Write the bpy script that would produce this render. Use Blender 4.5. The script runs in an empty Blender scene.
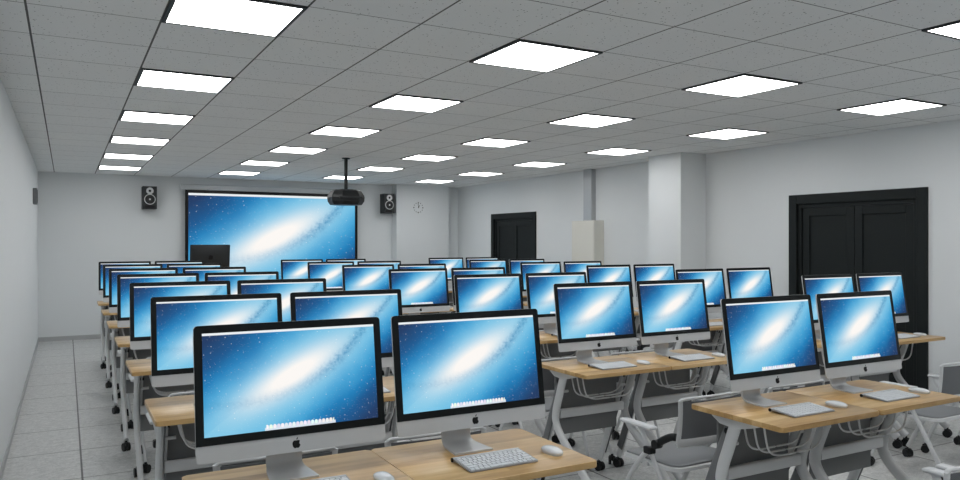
import bpy, bmesh, math, random
from mathutils import Vector, Matrix

random.seed(4)
S = bpy.context.scene
COL = S.collection
PI = math.pi

# ------------------------------------------------------------------ materials
def srgb(r, g, b):
    def f(c):
        c /= 255.0
        return c / 12.92 if c <= 0.04045 else ((c + 0.055) / 1.055) ** 2.4
    return (f(r), f(g), f(b), 1.0)

class NT:
    def __init__(s, name):
        s.m = bpy.data.materials.new(name); s.m.use_nodes = True
        s.t = s.m.node_tree; s.t.nodes.clear()
        s.out = s.t.nodes.new('ShaderNodeOutputMaterial')
    def n(s, typ, **kw):
        nd = s.t.nodes.new(typ)
        for k, v in kw.items(): setattr(nd, k, v)
        return nd
    def link(s, a, b): s.t.links.new(a, b)
    def put(s, sock, v):
        if isinstance(v, bpy.types.NodeSocket): s.link(v, sock)
        elif v is not None: sock.default_value = v
    def math(s, op, a, b=None, c=None, clamp=False):
        nd = s.n('ShaderNodeMath', operation=op); nd.use_clamp = clamp
        s.put(nd.inputs[0], a)
        if b is not None: s.put(nd.inputs[1], b)
        if c is not None: s.put(nd.inputs[2], c)
        return nd.outputs[0]
    def mix(s, fac, a, b):
        nd = s.n('ShaderNodeMix', data_type='RGBA')
        s.put(nd.inputs[0], fac); s.put(nd.inputs[6], a); s.put(nd.inputs[7], b)
        return nd.outputs[2]
    def ramp(s, fac, stops, interp='LINEAR'):
        nd = s.n('ShaderNodeValToRGB'); cr = nd.color_ramp; cr.interpolation = interp
        while len(cr.elements) < len(stops): cr.elements.new(0.5)
        for e, (p, c) in zip(cr.elements, stops): e.position = p; e.color = c
        s.put(nd.inputs[0], fac)
        return nd.outputs[0]
    def sep(s, v):
        nd = s.n('ShaderNodeSeparateXYZ'); s.link(v, nd.inputs[0]); return nd.outputs
    def comb(s, x, y, z=0.0):
        nd = s.n('ShaderNodeCombineXYZ')
        for i, v in enumerate((x, y, z)): s.put(nd.inputs[i], v)
        return nd.outputs[0]
    def noise(s, vec, scale, detail=2.0, rough=0.5):
        nd = s.n('ShaderNodeTexNoise'); s.link(vec, nd.inputs['Vector'])
        nd.inputs['Scale'].default_value = scale; nd.inputs['Detail'].default_value = detail
        nd.inputs['Roughness'].default_value = rough
        return nd.outputs[0]
    def coord(s, which='Object'):
        return s.n('ShaderNodeTexCoord').outputs[which]
    def bsdf(s, color, rough=0.5, metal=0.0, spec=0.5, bump=None, bump_strength=0.2, bump_dist=0.01):
        p = s.n('ShaderNodeBsdfPrincipled')
        s.put(p.inputs['Base Color'], color); s.put(p.inputs['Roughness'], rough)
        p.inputs['Metallic'].default_value = metal
        p.inputs['Specular IOR Level'].default_value = spec
        if bump is not None:
            b = s.n('ShaderNodeBump'); s.link(bump, b.inputs['Height'])
            b.inputs['Strength'].default_value = bump_strength; b.inputs['Distance'].default_value = bump_dist
            s.link(b.outputs[0], p.inputs['Normal'])
        s.link(p.outputs[0], s.out.inputs[0])
        return s.m

def plain(name, col, rough=0.5, metal=0.0, spec=0.5, var=0.04, scale=30.0):
    t = NT(name)
    nz = t.noise(t.coord(), scale, 3.0)
    k = tuple(c * (1 - var) for c in col[:3]) + (1,)
    return t.bsdf(t.mix(nz, k, col), rough, metal, spec)

def emit(name, col, strength):
    t = NT(name)
    e = t.n('ShaderNodeEmission'); e.inputs[0].default_value = col; e.inputs[1].default_value = strength
    t.link(e.outputs[0], t.out.inputs[0])
    return t.m

def line_mask(t, v, origin, period, width):
    # 1 on a joint line, 0 elsewhere
    a = t.math('DIVIDE', t.math('SUBTRACT', v, origin), period)
    fr = t.math('FRACT', a)
    d = t.math('MULTIPLY', t.math('MINIMUM', fr, t.math('SUBTRACT', 1.0, fr)), period)
    return t.math('LESS_THAN', d, width / 2)

def mat_ceiling():
    t = NT('ceiling_tile')
    co = t.coord(); x, y, z = t.sep(co)
    big = t.noise(co, 1.3, 3.0)
    # a slightly different tone for every tile
    cell = t.comb(t.math('FLOOR', t.math('DIVIDE', t.math('ADD', x, 0.17), 0.6)),
                  t.math('FLOOR', t.math('DIVIDE', t.math('SUBTRACT', y, 4.19), 0.6)))
    wn = t.n('ShaderNodeTexWhiteNoise'); t.link(cell, wn.inputs['Vector'])
    base = t.mix(big, (CE*0.97, CE, CE*0.995, 1), (CE*1.05, CE*1.06, CE*1.06, 1))
    base = t.mix(t.math('MULTIPLY', wn.outputs[0], 0.10), base, (CE*0.75, CE*0.73, CE*0.80, 1))
    vo = t.n('ShaderNodeTexVoronoi'); t.link(co, vo.inputs['Vector']); vo.inputs['Scale'].default_value = 42.0
    pit = t.math('MULTIPLY', t.math('LESS_THAN', vo.outputs['Distance'], 0.17),
                 t.math('GREATER_THAN', t.noise(co, 24.0, 2.0), 0.50))
    base = t.mix(t.math('MULTIPLY', pit, 0.75), base, (0.06, 0.065, 0.065, 1))
    l1 = line_mask(t, x, -0.17, 0.6, 0.011)
    l2 = line_mask(t, y, 4.19, 0.6, 0.0065)
    base = t.mix(t.math('MULTIPLY', t.math('MAXIMUM', l1, l2), 0.88), base, (0.03, 0.03, 0.03, 1))
    return t.bsdf(base, 0.9, 0, 0.1)

def mat_floor():
    t = NT('floor_tile')
    co = t.coord(); x, y, z = t.sep(co)
    mp = t.comb(t.math('MULTIPLY', x, 1.0), t.math('MULTIPLY', y, 1.15))
    n1 = t.noise(mp, 16.0, 6.0, 0.75); n2 = t.noise(mp, 55.0, 4.0, 0.75); n3 = t.noise(co, 1.6, 2.0)
    f = t.math('ADD', t.math('MULTIPLY', n1, 0.5), t.math('MULTIPLY', n2, 0.5))
    base = t.ramp(f, [(0.30, (FL*0.42, FL*0.43, FL*0.425, 1)), (0.43, (FL*0.80, FL*0.81, FL*0.80, 1)), (0.55, (FL*1.08, FL*1.09, FL*1.07, 1)), (0.68, (FL*1.4, FL*1.41, FL*1.38, 1))])
    base = t.mix(t.math('MULTIPLY', n3, 0.25), base, (FL*0.8, FL*0.81, FL*0.82, 1))
    l1 = line_mask(t, x, 0.10, 0.8, 0.013)
    l2 = line_mask(t, y, 6.715, 0.8, 0.013)
    base = t.mix(t.math('MULTIPLY', l1, 0.85), base, (0.03, 0.03, 0.03, 1))
    base = t.mix(t.math('MULTIPLY', l2, 0.7), base, (0.05, 0.05, 0.05, 1))
    return t.bsdf(base, 0.42, 0, 0.35)

def mat_wood():
    t = NT('maple_wood')
    co = t.coord(); x, y, z = t.sep(co)
    oi = t.n('ShaderNodeObjectInfo').outputs['Random']
    off = t.math('MULTIPLY', oi, 13.0)
    st = t.comb(t.math('ADD', t.math('MULTIPLY', x, 1.3), off), t.math('MULTIPLY', y, 14.0), t.math('MULTIPLY', z, 14.0))
    n1 = t.noise(st, 1.6, 4.0, 0.6); n2 = t.noise(st, 11.0, 3.0, 0.6)
    # staves glued side by side
    stave = t.comb(t.math('FLOOR', t.math('DIVIDE', y, 0.055)), t.math('ADD', t.math('FLOOR', t.math('DIVIDE', x, 0.42)), off))
    wn = t.n('ShaderNodeTexWhiteNoise'); t.link(stave, wn.inputs['Vector'])
    f = t.math('ADD', t.math('ADD', t.math('MULTIPLY', n1, 0.5), t.math('MULTIPLY', n2, 0.25)), t.math('MULTIPLY', wn.outputs[0], 0.25))
    base = t.ramp(f, [(0.25, srgb(160, 122, 72)), (0.5, srgb(200, 163, 108)), (0.75, srgb(224, 193, 143))])
    return t.bsdf(base, 0.33, 0, 0.45)

def mat_mesh_fabric():
    t = NT('grey_mesh_fabric')
    co = t.coord(); x, y, z = t.sep(co)
    w = t.math('MULTIPLY', t.math('SINE', t.math('MULTIPLY', x, 900.0)), t.math('SINE', t.math('MULTIPLY', z, 900.0)))
    base = t.mix(t.math('MULTIPLY_ADD', w, 0.5, 0.5), srgb(96, 98, 101), srgb(128, 130, 133))
    return t.bsdf(base, 0.85, 0, 0.2)

def mat_galaxy(name='galaxy_wallpaper', strength=1.0):
    t = NT(name)
    u, v, _ = t.sep(t.coord('UV'))
    p = t.math('MULTIPLY', t.math('SUBTRACT', u, 0.5), 1.78)
    q = t.math('SUBTRACT', v, 0.5)
    P = t.comb(p, q, 0.0)
    a = math.radians(28); ca, sa = math.cos(a), math.sin(a)
    s = t.math('ADD', t.math('MULTIPLY', p, ca), t.math('MULTIPLY', q, sa))
    w = t.math('SUBTRACT', t.math('MULTIPLY', q, ca), t.math('MULTIPLY', p, sa))
    wob = t.math('MULTIPLY', t.math('SUBTRACT', t.noise(P, 2.2, 4.0), 0.5), 0.22)
    w0 = t.math('ADD', w, wob)
    aw = t.math('SUBTRACT', t.math('ABSOLUTE', w0), t.math('MULTIPLY', t.math('SIGN', w0), t.math('MULTIPLY', s, 0.15)))
    base = t.ramp(aw, [(0.0, srgb(124, 198, 230)), (0.22, srgb(104, 188, 226)), (0.36, srgb(66, 162, 212)), (0.50, srgb(36, 128, 186)),
                       (0.66, srgb(34, 92, 146)), (0.84, srgb(40, 64, 104)), (1.0, srgb(40, 56, 92))])
    def gauss(x, k):
        r = t.math('DIVIDE', x, k); return t.math('MULTIPLY', r, r)
    def bump(e): return t.math('EXPONENT', t.math('MULTIPLY', e, -1.0))
    w2 = t.math('SUBTRACT', w, 0.035)
    s2 = t.math('SUBTRACT', s, 0.01)
    halo = bump(t.math('ADD', gauss(s2, 0.60), gauss(w2, 0.24)))
    core = bump(t.math('ADD', gauss(s2, 0.50), gauss(w2, 0.130)))
    base = t.mix(t.math('MULTIPLY', halo, 0.60), base, srgb(190, 226, 243))
    base = t.mix(t.math('MULTIPLY', core, 1.25, clamp=True), base, srgb(252, 248, 244))
    # dust lane, a shallow arc under the core
    arc = t.math('MULTIPLY_ADD', gauss(t.math('SUBTRACT', s, 0.17), 1.0), 0.34, -0.125)
    dn = t.math('MULTIPLY', t.math('SUBTRACT', t.noise(P, 16.0, 6.0, 0.7), 0.5), 0.13)
    e = t.math('ADD', t.math('SUBTRACT', w, arc), dn)
    lane = bump(gauss(e, 0.054))
    fade = t.ramp(s, [(0.0, (0.25, 0.25, 0.25, 1)), (0.5, (0.75, 0.75, 0.75, 1)), (0.9, (0.8, 0.8, 0.8, 1))])
    grain = t.ramp(t.noise(P, 30.0, 5.0, 0.75), [(0.36, (0.25, 0.25, 0.25, 1)), (0.62, (1, 1, 1, 1))])
    lane = t.math('MULTIPLY', t.math('MULTIPLY', lane, fade), grain)
    base = t.mix(t.math('MULTIPLY', lane, 0.95), base, srgb(48, 134, 182))
    # stars
    for sc, rad, st in ((15.0, 0.075, 1.0), (36.0, 0.085, 0.7)):
        vo = t.n('ShaderNodeTexVoronoi'); vo.voronoi_dimensions = '2D'
        t.link(P, vo.inputs['Vector']); vo.inputs['Scale'].default_value = sc
        r = t.sep(vo.outputs['Color'])
        d = t.math('SUBTRACT', 1.0, t.math('DIVIDE', vo.outputs['Distance'], t.math('MULTIPLY', r[0], rad)), clamp=True)
        on = t.math('MULTIPLY', t.math('GREATER_THAN', r[1], 0.35), t.math('MULTIPLY', d, st))
        base = t.mix(t.math('MULTIPLY', on, 1.6, clamp=True), base, (0.95, 0.98, 1, 1))
    # menu bar
    base = t.mix(t.math('GREATER_THAN', v, 0.977), base, srgb(236, 240, 242))
    # dock: a row of little icons on a pale shelf
    ins = t.math('MULTIPLY', t.math('LESS_THAN', t.math('ABSOLUTE', t.math('SUBTRACT', u, 0.53)), 0.205),
                 t.math('LESS_THAN', v, 0.030))
    base = t.mix(t.math('MULTIPLY', ins, 0.85), base, srgb(232, 238, 244))
    ic = t.math('MULTIPLY', u, 46.0); fx = t.math('SUBTRACT', t.math('FRACT', ic), 0.5)
    fy = t.math('DIVIDE', t.math('SUBTRACT', v, 0.036), 0.046)
    rr = t.math('ADD', t.math('POWER', t.math('ABSOLUTE', fx), 2.0), t.math('POWER', t.math('ABSOLUTE', fy), 2.0))
    on = t.math('MULTIPLY', t.math('LESS_THAN', rr, 0.20),
                t.math('LESS_THAN', t.math('ABSOLUTE', t.math('SUBTRACT', u, 0.53)), 0.197))
    wn = t.n('ShaderNodeTexWhiteNoise'); wn.noise_dimensions = '1D'; t.link(t.math('FLOOR', ic), wn.inputs['W'])
    icc = t.mix(0.74, wn.outputs['Color'], (1, 1, 1, 1))
    base = t.mix(on, base, icc)
    em = t.n('ShaderNodeEmission'); t.link(base, em.inputs[0]); em.inputs[1].default_value = strength
    t.link(em.outputs[0], t.out.inputs[0])
    return t.m

CE, FL = 0.79, 0.60
M = {}
M['ceiling'] = mat_ceiling(); M['floor'] = mat_floor(); M['wood'] = mat_wood()
M['wall'] = plain('wall_paint', (0.76, 0.785, 0.795, 1), 0.9, 0, 0.15, 0.03, 1.2)
M['base'] = plain('baseboard_paint', (0.47, 0.48, 0.485, 1), 0.6, 0, 0.3)
M['door'] = plain('black_door_paint', srgb(25, 30, 30), 0.55, 0, 0.25, 0.1)
M['white_metal'] = plain('white_metal', (0.66, 0.67, 0.68, 1), 0.38, 0, 0.5, 0.02)
M['grey_metal'] = plain('grey_metal', srgb(112, 114, 116), 0.5, 0, 0.4)
M['panel'] = plain('grey_panel', srgb(124, 125, 126), 0.7, 0, 0.3)
M['rubber'] = plain('black_rubber', srgb(20, 21, 22), 0.5, 0, 0.4)
M['plastic'] = plain('black_plastic', srgb(24, 26, 27), 0.42, 0, 0.4)
M['darkgrey'] = plain('charcoal_plastic_and_shade', srgb(44, 46, 48), 0.5, 0, 0.35)
M['alu'] = plain('brushed_aluminium', (0.60, 0.615, 0.63, 1), 0.38, 0.25, 0.5, 0.04)
M['duct'] = plain('galvanised_duct', (0.46, 0.47, 0.48, 1), 0.42, 0.5, 0.5)
M['bezel'] = plain('black_glass', srgb(18, 22, 23), 0.35, 0, 0.25)
M['logo'] = plain('black_logo', srgb(12, 12, 13), 0.4, 0, 0.3)
M['kbplate'] = plain('keyboard_plate', (0.36, 0.37, 0.39, 1), 0.4, 0.2, 0.5)
M['key'] = plain('white_key', (0.76, 0.77, 0.78, 1), 0.5, 0, 0.4)
M['mouse'] = plain('white_gloss', (0.74, 0.75, 0.76, 1), 0.18, 0, 0.5)
M['chair_white'] = plain('white_plastic', (0.64, 0.65, 0.66, 1), 0.42, 0, 0.45, 0.02)
M['seat'] = plain('grey_seat', srgb(140, 142, 144), 0.75, 0, 0.25)
M['mesh'] = mat_mesh_fabric()
M['beige'] = plain('beige_enamel', srgb(222, 220, 211), 0.5, 0, 0.35)
M['cone'] = plain('silver_ring', (0.62, 0.63, 0.63, 1), 0.4, 0.3, 0.5)
M['frame_dark'] = plain('dark_light_frame', srgb(58, 60, 62), 0.6, 0, 0.3)
M['lit'] = emit('lit_diffuser', (1.0, 1.0, 1.0, 1), 8.5)
M['galaxy'] = mat_galaxy()
M['casing'] = plain('white_casing', (0.55, 0.57, 0.58, 1), 0.5, 0, 0.35)

# ------------------------------------------------------------------ mesh helpers
def box(bm, x0, x1, y0, y1, z0, z1, bev=0.0, seg=2):
    r = bmesh.ops.create_cube(bm, size=1.0)
    vs = r['verts']
    bmesh.ops.scale(bm, vec=(x1 - x0, y1 - y0, z1 - z0), verts=vs)
    bmesh.ops.translate(bm, vec=((x0 + x1) / 2, (y0 + y1) / 2, (z0 + z1) / 2), verts=vs)
    if bev > 0:
        es = list({e for v in vs for e in v.link_edges})
        bmesh.ops.bevel(bm, geom=es, offset=bev, segments=seg, affect='EDGES', profile=0.5)

def smooth_path(pts, n=6):
    pts = [Vector(p) for p in pts]
    if len(pts) < 3: return pts
    out = []
    P = [pts[0] * 2 - pts[1]] + pts + [pts[-1] * 2 - pts[-2]]
    for i in range(1, len(P) - 2):
        a, b, c, d = P[i - 1], P[i], P[i + 1], P[i + 2]
        for k in range(n):
            u = k / n
            out.append(0.5 * ((2 * b) + (c - a) * u + (2 * a - 5 * b + 4 * c - d) * u * u + (3 * b - a - 3 * c + d) * u ** 3))
    out.append(pts[-1])
    return out

def tube(bm, pts, rx, ry=None, seg=8, n=6, up=Vector((1, 0, 0))):
    """sweep an ellipse (rx along 'up', ry across) along a smoothed path"""
    ry = ry or rx
    path = smooth_path(pts, n)
    rings = []
    for i, p in enumerate(path):
        d = (path[min(i + 1, len(path) - 1)] - path[max(i - 1, 0)]).normalized()
        a = up - d * up.dot(d)
        if a.length < 1e-3: a = Vector((0, 0, 1)) - d * d.z
        if a.length < 1e-3: a = Vector((0, 1, 0)) - d * d.y
        a.normalize(); b = d.cross(a)
        rings.append([bm.verts.new(p + a * rx * math.cos(2 * PI * k / seg) + b * ry * math.sin(2 * PI * k / seg)) for k in range(seg)])
    for r0, r1 in zip(rings, rings[1:]):
        for k in range(seg):
            f = bm.faces.new((r0[k], r0[(k + 1) % seg], r1[(k + 1) % seg], r1[k])); f.smooth = True
    bm.faces.new(rings[0][::-1]); bm.faces.new(rings[-1])

def cyl(bm, c, axis, r, h, seg=16, r2=None):
    """cylinder centred at c along axis"""
    ax = Vector(axis).normalized()
    rot = Vector((0, 0, 1)).rotation_difference(ax).to_matrix().to_4x4()
    bmesh.ops.create_cone(bm, cap_ends=True, segments=seg, radius1=r, radius2=r if r2 is None else r2, depth=h,
                          matrix=Matrix.Translation(c) @ rot)

def ring(bm, c, axis, r, w, h, seg=28):
    """flat ring (washer) of mid radius r, width w, height h"""
    ax = Vector(axis).normalized()
    mt = Matrix.Translation(c) @ Vector((0, 0, 1)).rotation_difference(ax).to_matrix().to_4x4()
    q = []
    for k in range(seg):
        a = 2 * PI * k / seg; cs, sn = math.cos(a), math.sin(a)
        q.append([bm.verts.new(mt @ Vector((cs * rr, sn * rr, zz))) for rr, zz in
                  ((r - w / 2, -h / 2), (r + w / 2, -h / 2), (r + w / 2, h / 2), (r - w / 2, h / 2))])
    for k in range(seg):
        a, b = q[k], q[(k + 1) % seg]
        for j in range(4):
            bm.faces.new((a[j], b[j], b[(j + 1) % 4], a[(j + 1) % 4]))

def prism(bm, outline, z0, z1, mat=None):
    """extrude a 2-D outline (x, y) from z0 to z1; mat maps it into place"""
    mt = mat or Matrix.Identity(4)
    lo = [bm.verts.new(mt @ Vector((x, y, z0))) for x, y in outline]
    hi = [bm.verts.new(mt @ Vector((x, y, z1))) for x, y in outline]
    n = len(outline)
    bm.faces.new(lo[::-1]); bm.faces.new(hi)
    for k in range(n):
        bm.faces.new((lo[k], lo[(k + 1) % n], hi[(k + 1) % n], hi[k]))

def rrect(x0, x1, y0, y1, r, n=5):
    pts = []
    for cx, cy, a0 in ((x1 - r, y1 - r, 0), (x0 + r, y1 - r, 90), (x0 + r, y0 + r, 180), (x1 - r, y0 + r, 270)):
        for k in range(n + 1):
            a = math.radians(a0 + 90 * k / n)
            pts.append((cx + r * math.cos(a), cy + r * math.sin(a)))
    return pts

YZ = Matrix(((0, 0, 1, 0), (1, 0, 0, 0), (0, 1, 0, 0), (0, 0, 0, 1)))    # outline (y, z), extruded along x
XZ = Matrix(((1, 0, 0, 0), (0, 0, -1, 0), (0, 1, 0, 0), (0, 0, 0, 1)))   # outline (x, z), extruded along -y

def obj(name, bm, mat, parent=None, loc=None, smooth=None, label=None):
    bmesh.ops.recalc_face_normals(bm, faces=bm.faces)
    me = bpy.data.meshes.new(name)
    bm.to_mesh(me); bm.free()
    for m in (mat if isinstance(mat, (list, tuple)) else [mat]): me.materials.append(m)
    if smooth:
        me.polygons.foreach_set('use_smooth', [True] * len(me.polygons))
        me.set_sharp_from_angle(angle=math.radians(smooth))
    o = bpy.data.objects.new(name, me); COL.objects.link(o)
    if parent: o.parent = parent
    if loc: o.location = loc
    if label: o['label'] = label
    return o

def B(): return bmesh.new()

def thing(name, label, cat, loc=(0, 0, 0), rz=0.0, group=None):
    o = bpy.data.objects.new(name, None); COL.objects.link(o)
    o.empty_display_size = 0.1
    o.location = loc; o.rotation_euler = (0, 0, rz)
    return tag(o, label, cat, group)

def tag(o, label, cat, group=None):
    o['label'] = label; o['category'] = cat
    if group: o['group'] = group
    return o

def struct(name, bm, mat, parent=None, smooth=None):
    o = obj(name, bm, mat, parent, smooth=smooth)
    if parent is None: o['kind'] = 'structure'
    return o

def dup(root, loc, label=None, rz=None):
    """copy a thing with its parts and sub-parts"""
    r = root.copy(); COL.objects.link(r); r.location = loc
    if rz is not None: r.rotation_euler = (0, 0, rz)
    if label: r['label'] = label
    def rec(src, dst):
        for ch in src.children:
            c = ch.copy(); COL.objects.link(c); c.parent = dst
            rec(ch, c)
    rec(root, r)
    return r

# ------------------------------------------------------------------ the room
HC = 2.788                       # ceiling height
XL, XR, YB, YR = -0.40, 7.33, 14.25, -2.41
T = 0.15
b = B(); box(b, XL - T, XR + T, YR - T, YB + T, -0.12, 0.0); struct('floor', b, M['floor'])
b = B(); box(b, XL - T, XR + T, YR - T, YB + T, HC, HC + 0.12); struct('ceiling', b, M['ceiling'])
b = B(); box(b, XL - T, XL, YR, YB, 0, HC); struct('wall_left', b, M['wall'])
b = B(); box(b, XL - T, XR + T, YB, YB + T, 0, HC); struct('wall_front', b, M['wall'])
b = B(); box(b, XL - T, XR + T, YR - T, YR, 0, HC); struct('wall_rear', b, M['wall'])

# right wall with two door openings
D1, D2, DH = (4.27, 5.86), (11.20, 12.79), 2.175
b = B()
for y0, y1 in ((YR, D1[0]), (D1[1], D2[0]), (D2[1], YB)): box(b, XR, XR + T, y0, y1, 0, HC)
for d in (D1, D2): box(b, XR, XR + T, d[0], d[1], DH, HC)
struct('wall_right', b, M['wall'])
# pillars
b = B(); box(b, 6.89, XR, 7.165, 7.77, 0, HC); struct('trim_1', b, M['wall'])
b = B(); box(b, 5.815, 6.98, 14.0, YB, 0, HC); struct('trim_2', b, M['wall'])
# baseboards
BH, BT = 0.07, 0.012
b = B(); box(b, XL, XL + BT, YR, YB, 0, BH, 0.003); struct('baseboard_left', b, M['base'])
b = B(); box(b, XL + BT, 5.815, YB - BT, YB, 0, BH, 0.003); struct('baseboard_front', b, M['base'])
b = B()
for y0, y1 in ((YR, D1[0]), (D1[1], 7.165), (7.77, 9.28), (9.875, D2[0]), (D2[1], YB)):
    box(b, XR - BT, XR, y0, y1, 0, BH, 0.003)
struct('baseboard_right', b, M['base'])

def door(name, y0, y1):
    # casing seen from inside the room; stepped frame with two recessed-panel leaves
    f = B()
    w = 0.105
    for a, c, z0, z1 in ((y0, y0 + w, 0, DH), (y1 - w, y1, 0, DH), (y0 + w, y1 - w, DH - w, DH)):
        box(f, XR - 0.028, XR + 0.10, a, c, z0, z1, 0.004, 1)
    w2 = w + 0.045
    for a, c, z0, z1 in ((y0 + w, y0 + w2, 0, DH - w), (y1 - w2, y1 - w, 0, DH - w), (y0 + w2, y1 - w2, DH - w2, DH - w)):
        box(f, XR + 0.004, XR + 0.10, a, c, z0, z1, 0.003, 1)
    root = struct(name, f, M['door'])
    mid = (y0 + y1) / 2; top = DH - w2 - 0.004
    for s, (a, c) in enumerate(((y0 + w2 + 0.003, mid - 0.002), (mid + 0.002, y1 - w2 - 0.003))):
        l = B()
        st = 0.088
        # stiles and rails
        box(l, XR + 0.02, XR + 0.065, a, a + st, 0.005, top, 0.003, 1)
        box(l, XR + 0.02, XR + 0.065, c - st, c, 0.005, top, 0.003, 1)
        for z0, z1 in ((0.005, 0.18), (0.84, 0.98), (top - 0.088, top)):
            box(l, XR + 0.02, XR + 0.065, a + st, c - st, z0, z1, 0.003, 1)
        leaf = obj('door_leaf', l, M['door'], root)
        for z0, z1 in ((0.18, 0.84), (0.98, top - 0.088)):
            p = B()
            box(p, XR + 0.036, XR + 0.06, a + st - 0.004, c - st + 0.004, z0 - 0.004, z1 + 0.004)
            obj('door_panel', p, M['door'], leaf)
    return root
door('door_1', *D1)
door('door_2', *D2)

# ------------------------------------------------------------------ ceiling lights
ORD_FAR = ['farthest', 'second-farthest', 'third-farthest', 'fourth-farthest', 'fifth-farthest', 'sixth-farthest', 'seventh-farthest', 'eighth-farthest', 'ninth-farthest']
LINES = ['leftmost line of lights', 'second line of lights from the left', 'third line of lights from the left', 'rightmost line of lights']
def make_light():
    r = thing('ceiling_light', '', 'ceiling light', group='square ceiling light panels')
    f = B(); h = 0.297
    w = 0.019
    box(f, -h, h, -h, -h + w, -0.010, 0); box(f, -h, h, h - w, h, -0.010, 0)
    box(f, -h, -h + w, -h + w, h - w, -0.010, 0); box(f, h - w, h, -h + w, h - w, -0.010, 0)
    obj('light_frame', f, M['frame_dark'], r)
    d = B(); box(d, -h + w, h - w, -h + w, h - w, -0.0088, -0.001)
    obj('diffuser', d, M['lit'], r, label='glowing white diffuser')
    return r
first = None
for i, x in enumerate((0.73, 2.53, 4.33, 6.13)):
    for k in range(8):
        y = 12.89 - 1.8 * k
        lab = 'square white ceiling light panel, %s of the %s' % (ORD_FAR[k], LINES[i])
        if first is None:
            first = make_light(); first.location = (x, y, HC); first['label'] = lab
        else:
            dup(first, (x, y, HC), lab)

# ------------------------------------------------------------------ front wall fittings
# projection screen
SX0, SX1, SZ0, SZ1 = 1.845, 5.045, 0.74, 2.56
r = thing('projection_screen', 'large pull-down projection screen showing a blue galaxy on the front wall', 'projection screen', ((SX0 + SX1) / 2, 14.2, SZ0))
hw = (SX1 - SX0) / 2; HH = SZ1 - SZ0
f = B(); bd = 0.055
box(f, -hw, hw, -0.05, -0.045, 0, HH)
obj('border', f, M['logo'], r, label='black border of the fabric')
def screen_plane(x0, x1, z0, z1, y):
    s = B()
    vs = [s.verts.new(p) for p in ((x0, y, z0), (x1, y, z0), (x1, y, z1), (x0, y, z1))]
    fc = s.faces.new(vs)
    uv = s.loops.layers.uv.new('UVMap')
    for lp, c in zip(fc.loops, ((0, 0), (1, 0), (1, 1), (0, 1))): lp[uv].uv = c
    return s
o = obj('projected_picture', screen_plane(-hw + bd, hw - bd, bd, HH - bd, -0.0515), M['galaxy'], r, label='bright blue galaxy picture')
c = B(); prism(c, rrect(-0.055, 0.05, HH, HH + 0.10, 0.02), -hw - 0.075, hw + 0.075, YZ); obj('casing', c, M['casing'], r, smooth=40, label='white roller casing')
c = B(); cyl(c, (0, -0.047, -0.012), (1, 0, 0), 0.014, 2 * hw + 0.02, 12); obj('bottom_bar', c, M['plastic'], r)

# loudspeakers
def make_speaker(loc, label):
    r = thing('wall_speaker', label, 'loudspeaker', loc, group='wall speakers')
    w, d, h = 0.225, 0.25, 0.39
    s = B(); box(s, -w / 2, w / 2, -d, -0.02, -h / 2, h / 2, 0.006, 2); obj('cabinet', s, M['darkgrey'], r)
    y = -d - 0.002
    s = B(); cyl(s, (0, y, -0.03), (0, 1, 0), 0.08, 0.008, 28); wf = obj('woofer', s, M['plastic'], r, smooth=40)
    s = B(); ring(s, (0, y - 0.004, -0.03), (0, 1, 0), 0.084, 0.012, 0.01); obj('woofer_ring', s, M['cone'], wf, label='silver ring')
    s = B(); cyl(s, (0, y - 0.004, -0.03), (0, 1, 0), 0.016, 0.012, 16, 0.010); obj('dust_cap', s, M['cone'], wf, label='silver cap')
    s = B(); ring(s, (0, y - 0.004, 0.115), (0, 1, 0), 0.04, 0.036, 0.01); tw = obj('tweeter', s, M['cone'], r, label='silver tweeter plate')
    s = B(); cyl(s, (0, y, 0.115), (0, 1, 0), 0.022, 0.008, 16); obj('tweeter_dome', s, M['plastic'], tw)
    s = B(); box(s, -0.075, 0.075, y - 0.002, y + 0.004, -0.175, -0.135, 0.003, 1); obj('port', s, M['logo'], r)
    s = B(); box(s, -0.05, 0.05, -0.03, 0.0, -0.08, 0.08, 0.004, 1); obj('bracket', s, M['plastic'], r)
    return r
make_speaker((1.26, YB, 2.395), 'black wall speaker left of the projection screen')
make_speaker((5.66, YB, 2.40), 'black wall speaker right of the projection screen, beside the pillar')

# clock: just marks and hands fixed to the pillar
r = thing('wall_clock', 'frameless wall clock of dark hour marks on the front pillar', 'clock', (6.29, 14.0, 2.33))
for k in range(12):
    a = 2 * PI * k / 12
    s = B(); cyl(s, (0.10 * math.sin(a), -0.004, 0.10 * math.cos(a)), (0, 1, 0), 0.008 if k % 3 else 0.012, 0.008, 12)
    obj('hour_mark', s, M['frame_dark'], r)
for nm, a, ln in (('hour_hand', 30, 0.06), ('minute_hand', -3, 0.085)):
    a = math.radians(a); s = B()
    tube(s, [(0, -0.008, 0), (ln * math.sin(a), -0.008, ln * math.cos(a))], 0.005, 0.003, 6)
    obj(nm, s, M['frame_dark'], r)
s = B(); cyl(s, (0, -0.006, 0), (0, 1, 0), 0.009, 0.012, 12); obj('hub', s, M['darkgrey'], r)

# small sensor box on the left wall
r = thing('wall_sensor', 'small grey box mounted high on the left wall near the corner', 'sensor', (XL, 12.1, 2.27))
s = B(); box(s, 0, 0.05, -0.12, 0.12, -0.11, 0.11, 0.008, 2); obj('housing', s, M['grey_metal'], r)
s = B(); box(s, 0.049, 0.054, -0.1, 0.1, -0.09, 0.09, 0.003, 1); obj('front_cover', s, M['frame_dark'], r)

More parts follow.
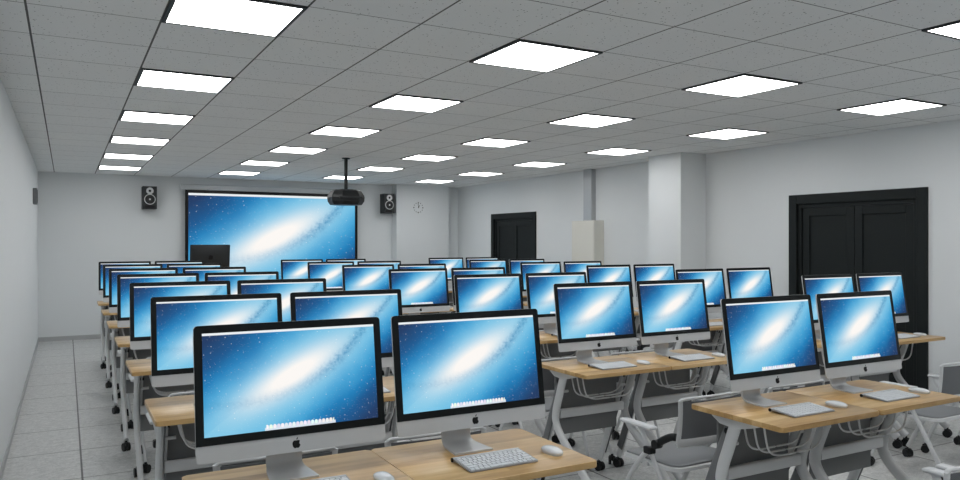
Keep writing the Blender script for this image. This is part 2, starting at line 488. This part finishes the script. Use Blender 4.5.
# projector on a ceiling pole
PX, PY = 3.36, 9.89
r = thing('ceiling_projector', 'black projector hanging on a black pole from the ceiling', 'projector', (PX, PY, HC))
s = B(); cyl(s, (0, 0, -0.008), (0, 0, 1), 0.055, 0.016, 20); obj('ceiling_plate', s, M['plastic'], r)
s = B(); cyl(s, (0, 0, -0.235), (0, 0, 1), 0.024, 0.46, 16); obj('pole', s, M['plastic'], r, smooth=40)
s = B()
pr = rrect(-0.232, 0.232, -0.215, 0.215, 0.11, 1)
lev = [(-0.44, 0.70), (-0.455, 0.82), (-0.515, 0.97), (-0.545, 1.0), (-0.60, 0.97), (-0.645, 0.84)]
rows = [[s.verts.new((x * k, y * k, z)) for x, y in pr] for z, k in lev]
for a_, b_ in zip(rows, rows[1:]):
    for k in range(len(pr)):
        s.faces.new((a_[k], a_[(k + 1) % len(pr)], b_[(k + 1) % len(pr)], b_[k]))
s.faces.new(rows[0]); s.faces.new(rows[-1][::-1])
pb = obj('projector_body', s, M['plastic'], r)
s = B(); cyl(s, (0.1, 0.215, -0.55), (0, 1, 0), 0.045, 0.05, 20); obj('lens', s, M['bezel'], pb, smooth=40)
s = B(); box(s, -0.16, 0.16, -0.219, -0.19, -0.56, -0.535, 0.003, 1); obj('rear_vent', s, M['darkgrey'], pb)
s = B(); box(s, -0.09, 0.09, -0.07, 0.07, -0.455, -0.43, 0.006, 1); obj('mount_plate', s, M['darkgrey'], r)

# beige cabinet and the metal duct above it
r = thing('wall_cabinet', 'tall beige metal cabinet against the right wall under the duct', 'cabinet', (7.235, 9.58, 0))
s = B(); box(s, -0.095, 0.095, -0.295, 0.295, 0.06, 1.97, 0.006, 2); obj('cabinet_body', s, M['beige'], r)
s = B(); box(s, -0.101, -0.094, -0.275, 0.275, 0.10, 1.945, 0.003, 1); obj('cabinet_door', s, M['beige'], r)
s = B(); box(s, -0.08, 0.095, -0.28, 0.28, 0, 0.065); obj('plinth', s, M['grey_metal'], r)
r = thing('air_duct', 'grey metal duct rising from the beige cabinet to the ceiling', 'duct', (7.285, 9.595, 1.97))
s = B(); box(s, -0.045, 0.045, -0.105, 0.105, 0, HC - 1.97, 0.004, 1); obj('duct_body', s, M['duct'], r)
s = B(); box(s, -0.049, 0.045, -0.109, 0.109, 0.0, 0.02, 0.002, 1); obj('duct_collar', s, M['duct'], r)

# ------------------------------------------------------------------ the desk furniture prototypes
TW, TD, TH = 0.688, 0.555, 0.835           # table width, depth, height
ROWY = [2.778 + 1.441 * k for k in range(7)]   # rear edge of each row of tables
COLX = [[0.350 + 0.003 * k for k in range(7)],           # left edge of each block, row by row
        [2.735] + [2.757 + 0.007 * k for k in range(6)],
        [5.100] + [5.168 + 0.010 * k for k in range(6)]]
PITCH = 0.691

def castor_bm(c, r=0.032, yaw=0.5):
    """twin-wheel castor with its hood and stem; c = point on the floor"""
    m = B(); x, y, z = c
    ax = Vector((math.cos(yaw), math.sin(yaw), 0))
    for s in (-1, 1):
        cyl(m, Vector((x, y, z + r)) + ax * 0.016 * s, ax, r, 0.018, 18)
    box(m, x - 0.014, x + 0.014, y - 0.02, y + 0.02, z + r, z + 2 * r + 0.006, 0.004, 1)
    cyl(m, (x, y, z + 2 * r + 0.008), (0, 0, 1), 0.009, 0.02, 8)
    return m

def make_table():
    r = thing('training_table', '', 'table', group='wheeled training tables in rows')
    # origin: floor under the middle of the rear edge; the sitter is on -y
    w = TW / 2
    m = B(); prism(m, rrect(-w, w, -TD, 0, 0.016, 5), TH - 0.024, TH)
    es = [e for e in m.edges if abs(e.verts[0].co.z - e.verts[1].co.z) < 1e-6]
    bmesh.ops.bevel(m, geom=es, offset=0.004, segments=2, affect='EDGES', profile=0.5)
    obj('tabletop', m, M['wood'], r, smooth=35, label='light maple tabletop')
    for s in (-1, 1):
        xs = s * (w - 0.055)
        m = B()   # bracket under the top
        prism(m, [(-0.43, TH - 0.0245), (-0.10, TH - 0.0245), (-0.11, TH - 0.04), (-0.16, TH - 0.068), (-0.26, TH - 0.075), (-0.36, TH - 0.05)],
              xs - 0.018, xs + 0.018, YZ)
        obj('bracket', m, M['white_metal'], r)
        m = B()   # bent leg sweeping forward to the sitter
        tube(m, [(xs, -0.245, TH - 0.05), (xs, -0.20, 0.66), (xs, -0.158, 0.54), (xs, -0.158, 0.46), (xs, -0.235, 0.365), (xs, -0.40, 0.24), (xs, -0.60, 0.082)],
             0.018, 0.033, 12, 5)
        lg = obj('leg', m, M['white_metal'], r, smooth=50)
        obj('castor', castor_bm((xs, -0.595, 0), yaw=0.3), M['rubber'], lg, label='black twin-wheel castor')
        m = B()   # straight leg to the rear
        xi = xs - s * 0.03
        tube(m, [(xi, -0.20, TH - 0.05), (xi, 0.085, 0.082)], 0.012, 0.027, 10)
        lg = obj('leg', m, M['white_metal'], r, smooth=50)
        m = B()
        d = Vector((0, 0.285, -(TH - 0.132))).normalized()
        tube(m, [(xi + s * 0.0135, -0.19, TH - 0.08), (xi + s * 0.0135, 0.06, 0.15)], 0.004, 0.031, 8)
        obj('leg_cover', m, M['grey_metal'], lg, label='dark grey cover strip')
        obj('castor', castor_bm((xi, 0.088, 0), yaw=0.1), M['rubber'], lg, label='black twin-wheel castor')
        m = B(); cyl(m, (xs - s * 0.02, -0.19, TH - 0.10), (1, 0, 0), 0.016, 0.05, 12)
        obj('folding_knob', m, M['rubber'], r, label='black folding knob')
        m = B(); cyl(m, (xs - s * 0.05, -0.185, 0.665), (1, 0, 0), 0.009, 0.05, 10)
        obj('stop_pin', m, M['white_metal'], r)
    m = B(); prism(m, rrect(-0.175, -0.14, 0.485, 0.545, 0.012, 3), -w + 0.08, w - 0.08, YZ); obj('crossbeam', m, M['white_metal'], r, smooth=40)
    m = B(); box(m, -w + 0.085, w - 0.085, -0.105, -0.09, 0.36, TH - 0.03, 0.004, 1)
    obj('modesty_panel', m, M['panel'], r, label='grey modesty panel')
    bk = B(); box(bk, -w + 0.12, w - 0.12, -0.36, -0.21, TH - 0.029, TH - 0.0245); bk = obj('wire_basket', bk, M['white_metal'], r)
    for k, y in enumerate((-0.225, -0.285, -0.345)):
        m = B(); z0, z1 = TH - 0.03, TH - 0.205
        tube(m, [(-w + 0.125, y, z0), (-w + 0.135, y, z0 - 0.06), (-w + 0.16, y, z1 + 0.035), (-w + 0.215, y, z1 + 0.004), (-w + 0.30, y, z1),
                 (w - 0.30, y, z1), (w - 0.215, y, z1 + 0.004), (w - 0.16, y, z1 + 0.035), (w - 0.135, y, z0 - 0.06), (w - 0.125, y, z0)], 0.0052, None, 6, 4)
        obj('wire', m, M['white_metal'], bk, smooth=60)
    return r

APPLE = [(0, 0.355), (0.10, 0.385), (0.22, 0.40), (0.34, 0.36), (0.425, 0.27), (0.36, 0.20), (0.325, 0.09), (0.345, -0.03), (0.45, -0.135),
         (0.405, -0.26), (0.31, -0.40), (0.20, -0.48), (0.10, -0.47), (0, -0.435), (-0.11, -0.475), (-0.21, -0.48), (-0.33, -0.38), (-0.42, -0.22),
         (-0.455, -0.03), (-0.45, 0.13), (-0.385, 0.28), (-0.27, 0.375), (-0.14, 0.39)]
LEAF = [(0.005, 0.43), (0.02, 0.56), (0.09, 0.67), (0.215, 0.73), (0.20, 0.61), (0.13, 0.50)]

MW, TILT = 0.645, math.radians(8.5)
def make_computer(dark=False, name='desktop_computer'):
    """origin: middle of the foot's underside; screen towards -y"""
    r = thing(name, '', 'computer', group='desktop computers on the tables')
    w = MW / 2; H = 0.441; chin = 0.055
    shell = M['darkgrey'] if dark else M['alu']  # dark variant: shadow on the aluminium back is put into the shell colour
    pivot = Matrix.Translation((0, -0.138, 0.1016)) @ Matrix.Rotation(-TILT, 4, 'X')
    # aluminium body: flat front, domed back
    m = B()
    nx, nz = 16, 12
    def dep(u, v):
        return 0.006 + 0.045 * (1 - abs(2 * u - 1) ** 2.6) * (1 - abs(2 * v - 1) ** 2.6)
    fr, bk = [], []
    def cut(u, v):      # round the four corners of the outline
        x, z = (u - 0.5) * MW, v * H
        rad = 0.014
        cx = max(-w + rad, min(w - rad, x)); cz = max(rad, min(H - rad, z))
        dx, dz = x - cx, z - cz
        l = math.hypot(dx, dz)
        if l > rad: x, z = cx + dx / l * rad, cz + dz / l * rad
        return x, z
    us = [0, 0.012] + [k / nx for k in range(1, nx)] + [0.988, 1]; vs_ = [0, 0.016] + [k / nz for k in range(1, nz)] + [0.984, 1]
    for v in vs_:
        fr.append([m.verts.new((cut(u, v)[0], 0, cut(u, v)[1])) for u in us])
        bk.append([m.verts.new((cut(u, v)[0], dep(u, v), cut(u, v)[1])) for u in us])
    for g in (fr, bk):
        for j in range(len(vs_) - 1):
            for i in range(len(us) - 1):
                m.faces.new((g[j][i], g[j][i + 1], g[j + 1][i + 1], g[j + 1][i]))
    J, I = len(vs_) - 1, len(us) - 1
    for i in range(I):
        for j in (0, J): m.faces.new((fr[j][i], fr[j][i + 1], bk[j][i + 1], bk[j][i]))
    for j in range(J):
        for i in (0, I): m.faces.new((fr[j][i], fr[j + 1][i], bk[j + 1][i], bk[j][i]))
    m.transform(pivot)
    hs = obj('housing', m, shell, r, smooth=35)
    # black glass front
    ol = rrect(-w + 0.0008, w - 0.0008, chin, H - 0.0008, 0.013, 4)
    ol = [p for p in ol if p[1] > chin + 0.0131] + [(-w + 0.0008, chin), (w - 0.0008, chin)]
    m = B(); prism(m, ol, 0.0, 0.0022, XZ); m.transform(pivot)
    gl = obj('front_glass', m, M['bezel'], r, label='black glass front')
    bz = 0.0265
    m = screen_plane(-w + bz, w - bz, chin + bz, H - bz, -0.0030); m.transform(pivot)
    obj('screen', m, M['galaxy'] if not dark else M['bezel'], r, label='lit screen with a blue galaxy' if not dark else None)
    m = B()
    k = 0.030
    prism(m, [(x * k, y * k + chin * 0.5 - 0.001) for x, y in APPLE], 0.0002, 0.0010, XZ)
    prism(m, [(x * k, y * k + chin * 0.5 - 0.001) for x, y in LEAF], 0.0002, 0.0010, XZ)
    m.transform(pivot)
    obj('logo', m, M['logo'], r, label='black fruit-shaped logo on the chin')
    if dark:
        m = B(); k2 = 0.085
        prism(m, [(x * k2, y * k2 + H * 0.53) for x, y in APPLE], -0.0535, -0.050, XZ)
        prism(m, [(x * k2, y * k2 + H * 0.53) for x, y in LEAF], -0.0535, -0.050, XZ)
        m.transform(pivot)
        obj('logo', m, M['logo'], r, label='black fruit-shaped logo on the back')
    # bent sheet stand
    prof = [(-0.125, 0.0035), (-0.05, 0.004), (0.0, 0.0065), (0.026, 0.020), (0.030, 0.050), (0.012, 0.10), (-0.02, 0.16), (-0.055, 0.23)]
    pth = smooth_path([(0, y, z) for y, z in prof], 5)
    m = B(); rings = []
    for i, p in enumerate(pth):
        d = (pth[min(i + 1, len(pth) - 1)] - pth[max(i - 1, 0)]).normalized()
        n_ = Vector((0, -d.z, d.y)); t_ = 0.0035
        hw_ = 0.082 - 0.018 * min(1, i / 14)
        rings.append([m.verts.new(p + Vector((sx * hw_, 0, 0)) + n_ * sn * t_) for sx, sn in ((-1, -1), (1, -1), (1, 1), (-1, 1))])
    for a_, b_ in zip(rings, rings[1:]):
        for q in range(4): m.faces.new((a_[q], a_[(q + 1) % 4], b_[(q + 1) % 4], b_[q]))
    m.faces.new(rings[0]); m.faces.new(rings[-1][::-1])
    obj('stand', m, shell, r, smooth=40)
    return r

def make_keyboard(detailed):
    r = thing('keyboard', '', 'keyboard', group='keyboards on the tables')
    W, D = 0.285, 0.150
    sl = math.radians(4.5)
    mt = Matrix.Translation((0, 0, 0.0035)) @ Matrix.Translation((0, -D / 2, 0)) @ Matrix.Rotation(sl, 4, 'X') @ Matrix.Translation((0, D / 2, 0))
    m = B(); prism(m, rrect(-W / 2, W / 2, -D / 2, D / 2, 0.008, 3), -0.0025, 0.0025, mt); obj('plate', m, M['kbplate'], r, label='aluminium plate')
    m = B(); cyl(m, mt @ Vector((0, D / 2 - 0.008, -0.004)), (1, 0, 0), 0.0085, W - 0.002, 14); obj('battery_tube', m, M['alu'], r, smooth=40)
    m = B(); cyl(m, mt @ Vector((-W / 2 - 0.001, D / 2 - 0.008, -0.004)), (1, 0, 0), 0.0078, 0.006, 14); obj('power_button', m, M['logo'], r, label='black round end cap')
    rows = [[1] * 14, [1] * 13 + [1.5], [1.5] + [1] * 13, [1.8] + [1] * 11 + [1.8], [2.3] + [1] * 10 + [2.3], [1, 1, 1, 1.25, 5, 1.25, 1, 1, 1, 1]]
    ky = B(); n = 6; top, bot, g = D / 2 - 0.022, -D / 2 + 0.005, 0.0045
    rh = (top - bot) / (n - 0.45)
    y1 = top
    for j, row in enumerate(rows):
        h = rh * (0.55 if j == 0 else 1.0)
        tot = sum(row); x = -W / 2 + 0.005; span = W - 0.010
        for q in row:
            kw = span * q / tot
            tgt = B() if detailed else ky
            before = len(tgt.verts)
            box(tgt, x + g / 2, x + kw - g / 2, y1 - h + g / 2, y1 - g / 2, 0.0025, 0.0052)
            if detailed:
                tgt.transform(mt); obj('key', tgt, M['key'], r)
            x += kw
        y1 -= h
    if detailed: ky.free()
    else:
        ky.transform(mt); obj('keys', ky, M['key'], r)
    return r

def make_mouse():
    r = thing('mouse', '', 'mouse', group='mice on the tables')
    m = B()
    L, W = 0.112, 0.060
    pr = [(math.copysign(abs(math.cos(a)) ** 0.75, math.cos(a)) * W / 2, math.copysign(abs(math.sin(a)) ** 0.8, math.sin(a)) * L / 2) for a in [2 * PI * k / 28 for k in range(28)]]
    rowz = [(0.0, 0.86), (0.006, 0.97), (0.009, 1.0), (0.014, 0.95), (0.019, 0.80), (0.0225, 0.55), (0.024, 0.25)]
    rows = [[m.verts.new((x * k, y * k, z * (1 - 0.12 * (y / L) ** 2))) for x, y in pr] for z, k in rowz]
    for a_, b_ in zip(rows, rows[1:]):
        for k in range(28): m.faces.new((a_[k], a_[(k + 1) % 28], b_[(k + 1) % 28], b_[k]))
    m.faces.new(rows[0][::-1]); m.faces.new(rows[-1])
    obj('shell', m, M['mouse'], r, smooth=60)
    m = B(); prism(m, [(x * 0.93, y * 0.93) for x, y in pr], 0.0, 0.003); obj('sole', m, M['alu'], r)
    return r

def make_chair():
    """origin: floor under the seat centre; the sitter faces +y"""
    r = thing('training_chair', '', 'chair', group='grey and white chairs behind the tables')
    # seat pan: gently dished pad with a white rim underneath
    def pan(hw_, y0, y1, z, th, rad, dish):
        m = B(); pts = rrect(-hw_, hw_, y0, y1, rad, 6); cy = (y0 + y1) / 2; rows = []
        ks = (1.0, 0.96, 0.8, 0.55, 0.25)
        for k in ks:
            rows.append([m.verts.new((x * k, cy + (y - cy) * k, z - dish * (1 - k ** 2) - (0.004 if k == 1.0 else 0) - 0.02 * max(0, (y - cy) * k / (y1 - cy)) ** 3)) for x, y in pts])
        lowr = [m.verts.new((x, y, z - th - 0.02 * max(0, (y - cy) / (y1 - cy)) ** 3)) for x, y in pts]
        n = len(pts)
        for a_, b_ in zip(rows, rows[1:]):
            for k in range(n): m.faces.new((a_[k], a_[(k + 1) % n], b_[(k + 1) % n], b_[k]))
        m.faces.new(rows[-1])
        for k in range(n): m.faces.new((rows[0][k], rows[0][(k + 1) % n], lowr[(k + 1) % n], lowr[k]))
        m.faces.new(lowr[::-1])
        return m
    st = obj('seat', pan(0.235, -0.235, 0.205, 0.452, 0.022, 0.07, 0.012), M['seat'], r, smooth=45, label='grey seat pad')
    obj('seat_rim', pan(0.248, -0.248, 0.218, 0.438, 0.022, 0.08, 0.0), M['chair_white'], st, smooth=45, label='white seat rim')
    # backrest: white frame, grey mesh; slightly bowed
    def bow(x): return -0.235 - 0.035 * (1 - (x / 0.25) ** 2)
    def lean(z): return -0.03 * (z - 0.58) / 0.25
    zt, zb = 0.812, 0.565
    def pt(x, z): return (x, bow(x) + lean(z), z)
    m = B()
    nx_, nz_ = 12, 6
    f0, f1 = [], []
    for j in range(nz_ + 1):
        z = zb + 0.03 + (zt - zb - 0.045) * j / nz_
        hw_ = 0.222 - 0.012 * abs(j / nz_ - 0.6)
        f0.append([m.verts.new(Vector(pt(hw_ * (2 * i / nx_ - 1), z)) + Vector((0, -0.004, 0))) for i in range(nx_ + 1)])
        f1.append([m.verts.new(Vector(pt(hw_ * (2 * i / nx_ - 1), z)) + Vector((0, 0.004, 0))) for i in range(nx_ + 1)])
    for g in (f0, f1):
        for j in range(nz_):
            for i in range(nx_): m.faces.new((g[j][i], g[j][i + 1], g[j + 1][i + 1], g[j + 1][i]))
    for i in range(nx_):
        for j in (0, nz_): m.faces.new((f0[j][i], f0[j][i + 1], f1[j][i + 1], f1[j][i]))
    for j in range(nz_):
        for i in (0, nx_): m.faces.new((f0[j][i], f0[j + 1][i], f1[j + 1][i], f1[j][i]))
    bk = obj('backrest', m, M['mesh'], r, smooth=50, label='grey mesh backrest')
    m = B()
    tube(m, [pt(x, zb + 0.012) for x in (-0.225, -0.11, 0, 0.11, 0.225)], 0.011, 0.026, 10, 4, up=Vector((0, 1, 0)))
    tube(m, [pt(-0.232, zt - 0.012), pt(-0.222, zt - 0.002), pt(-0.20, zt + 0.001), pt(-0.10, zt + 0.004), pt(0, zt + 0.005), pt(0.10, zt + 0.004),
             pt(0.20, zt + 0.001), pt(0.222, zt - 0.002), pt(0.232, zt - 0.012)], 0.010, 0.008, 10, 4, up=Vector((0, 1, 0)))
    for q in (-1, 1):
        tube(m, [pt(q * 0.222, zb + 0.006), pt(q * 0.219, 0.64), pt(q * 0.222, 0.73), pt(q * 0.229, zt - 0.006)], 0.009, 0.016, 10, 4, up=Vector((0, 1, 0)))
    obj('back_frame', m, M['chair_white'], bk, smooth=50, label='white frame round the mesh')
    for s in (-1, 1):
        xs = s * 0.272
        # arm pad on its splayed post
        m = B(); box(m, xs + s * 0.022 - 0.029, xs + s * 0.022 + 0.029, -0.135, 0.12, 0.627, 0.647, 0.009, 3); ar = obj('armrest', m, M['chair_white'], r, smooth=40)
        m = B(); tube(m, [(xs + s * 0.018, 0.075, 0.630), (xs, 0.03, 0.570), (xs, -0.055, 0.525)], 0.009, 0.02, 8); obj('arm_strut', m, M['chair_white'], ar, smooth=50)
        # rear leg: arm pad to the rear castor
        m = B(); tube(m, [(xs + s * 0.018, -0.015, 0.632), (xs, -0.075, 0.51), (xs - s * 0.02, -0.20, 0.26), (xs - s * 0.035, -0.285, 0.078)], 0.010, 0.016, 10, 4); lg = obj('leg', m, M['chair_white'], r, smooth=50)
        obj('castor', castor_bm((xs - s * 0.035, -0.285, 0), 0.03, 0.6 * s), M['rubber'], lg, label='black twin-wheel castor')
        # front leg: clamp to the front castor
        m = B(); xf = xs - s * 0.022
        tube(m, [(xf, -0.085, 0.525), (xf, 0.0, 0.455), (xf - s * 0.01, 0.13, 0.30), (xf - s * 0.02, 0.245, 0.078)], 0.010, 0.016, 10, 4); lg = obj('leg', m, M['chair_white'], r, smooth=50)
        obj('castor', castor_bm((xf - s * 0.02, 0.245, 0), 0.03, -0.4 * s), M['rubber'], lg, label='black twin-wheel castor')
        m = B(); box(m, xs - 0.022 - 0.008, xs + 0.022, -0.105, -0.055, 0.488, 0.528, 0.007, 2); obj('clamp', m, M['plastic'], r, label='black leg clamp')
        # elbow from the clamp to the back
        m = B(); tube(m, [(xs - s * 0.012, -0.13, 0.552), (xs - s * 0.02, -0.165, 0.578), (xs - s * 0.032, -0.205, 0.600), (xs - s * 0.042, -0.238, 0.606)], 0.014, 0.021, 10, 4); el = obj('elbow', m, M['plastic'], r, smooth=50, label='black back hinge')
        m = B(); cyl(m, (xs - s * 0.008, -0.125, 0.548), (1, 0, 0), 0.025, 0.04, 18); obj('hinge_cap', m, M['plastic'], el, smooth=40)
    m = B(); tube(m, [(-0.262, -0.03, 0.415), (0.262, -0.03, 0.415)], 0.013, None, 10); obj('crossbar', m, M['chair_white'], r, smooth=50)
    return r

# ------------------------------------------------------------------ set the room out
ROWN = ['nearest', 'second-nearest', 'third-nearest', 'fourth-nearest', 'fifth-nearest', 'sixth-nearest', 'farthest']
BLK = ['left block', 'middle block', 'right block']
proto = {}
def put(kind, maker, loc, lab, rz=0.0):
    if kind not in proto:
        o = maker(); o.location = loc; o.rotation_euler = (0, 0, rz); o['label'] = lab
        proto[kind] = o
        bpy.context.view_layer.update()
        return o
    return dup(proto[kind], loc, lab, rz)

for ri in range(7):
    for ci in range(3):
        if ri == 0 and ci == 2: continue          # outside the frame
        for si in range(2):
            x = COLX[ci][ri] + PITCH * si + TW / 2
            yb = ROWY[ri]
            side = 'left' if si == 0 else 'right'
            where = '%s of the pair in the %s row, %s' % (side, ROWN[ri], BLK[ci])
            put('table', make_table, (x, yb, 0), 'maple-topped wheeled table, ' + where)
            put('computer', make_computer, (x - 0.010, yb - 0.117, TH), 'silver desktop computer with galaxy screen, ' + where)
            det = ri == 0
            put('kb_det' if det else 'kb', (lambda d=det: make_keyboard(d)), (x + 0.0, yb - 0.385, TH), 'slim white keyboard before its computer, ' + where)
            put('mouse', make_mouse, (x + 0.253, yb - 0.385, TH), 'white mouse right of the keyboard, ' + where, 0.0)
            j = random.Random(ri * 10 + ci * 3 + si)
            put('chair', make_chair, (x + (0.03, -0.03, -0.10)[ci], yb - (0.995, 0.995, 1.02)[ci] + (0.06 if ri == 0 else 0), 0), 'grey mesh-backed white chair, ' + where, 0.0)

# teacher's lectern and the computer on it, its back to the screen wall picture
r = thing('lectern', 'dark lectern in front of the projection screen, under the turned-away computer', 'lectern', (2.14, 13.3, 0))
s = B(); box(s, -0.42, 0.42, -0.26, 0.26, 0.03, 1.02, 0.01, 2); obj('lectern_body', s, M['darkgrey'], r)
s = B(); box(s, -0.45, 0.45, -0.29, 0.29, 1.02, 1.05, 0.006, 2); obj('lectern_top', s, M['wood'], r)
s = B(); box(s, -0.40, 0.40, -0.24, 0.24, 0.0, 0.035); obj('plinth', s, M['plastic'], r)
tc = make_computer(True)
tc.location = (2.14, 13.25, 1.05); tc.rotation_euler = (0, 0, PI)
tag(tc, 'computer seen from behind, shade painted into its shell, in front of the projection screen', 'computer', 'desktop computers on the tables')

# ------------------------------------------------------------------ camera, world, view
cam = bpy.data.cameras.new('camera'); co = bpy.data.objects.new('camera', cam); COL.objects.link(co)
cam.sensor_width = 36.0; cam.lens = 750.0 / 960.0 * 36.0
cam.shift_y = 1.0 / 960.0
cam.clip_start = 0.02
co.location = (0, 0, 1.65)
co.rotation_euler = (PI / 2, 0, -math.atan(414.0 / 750.0))
S.camera = co

wd = bpy.data.worlds.new('world'); S.world = wd; wd.use_nodes = True
bg = wd.node_tree.nodes.get('Background')
bg.inputs[0].default_value = (0.5, 0.55, 0.6, 1); bg.inputs[1].default_value = 0.3

S.view_settings.view_transform = 'Standard'; S.view_settings.look = 'None'
S.view_settings.exposure = 0.0; S.view_settings.gamma = 1.0
S.view_settings.use_curve_mapping = False
S.cycles.max_bounces = 8; S.cycles.diffuse_bounces = 6
S.cycles.use_denoising = True
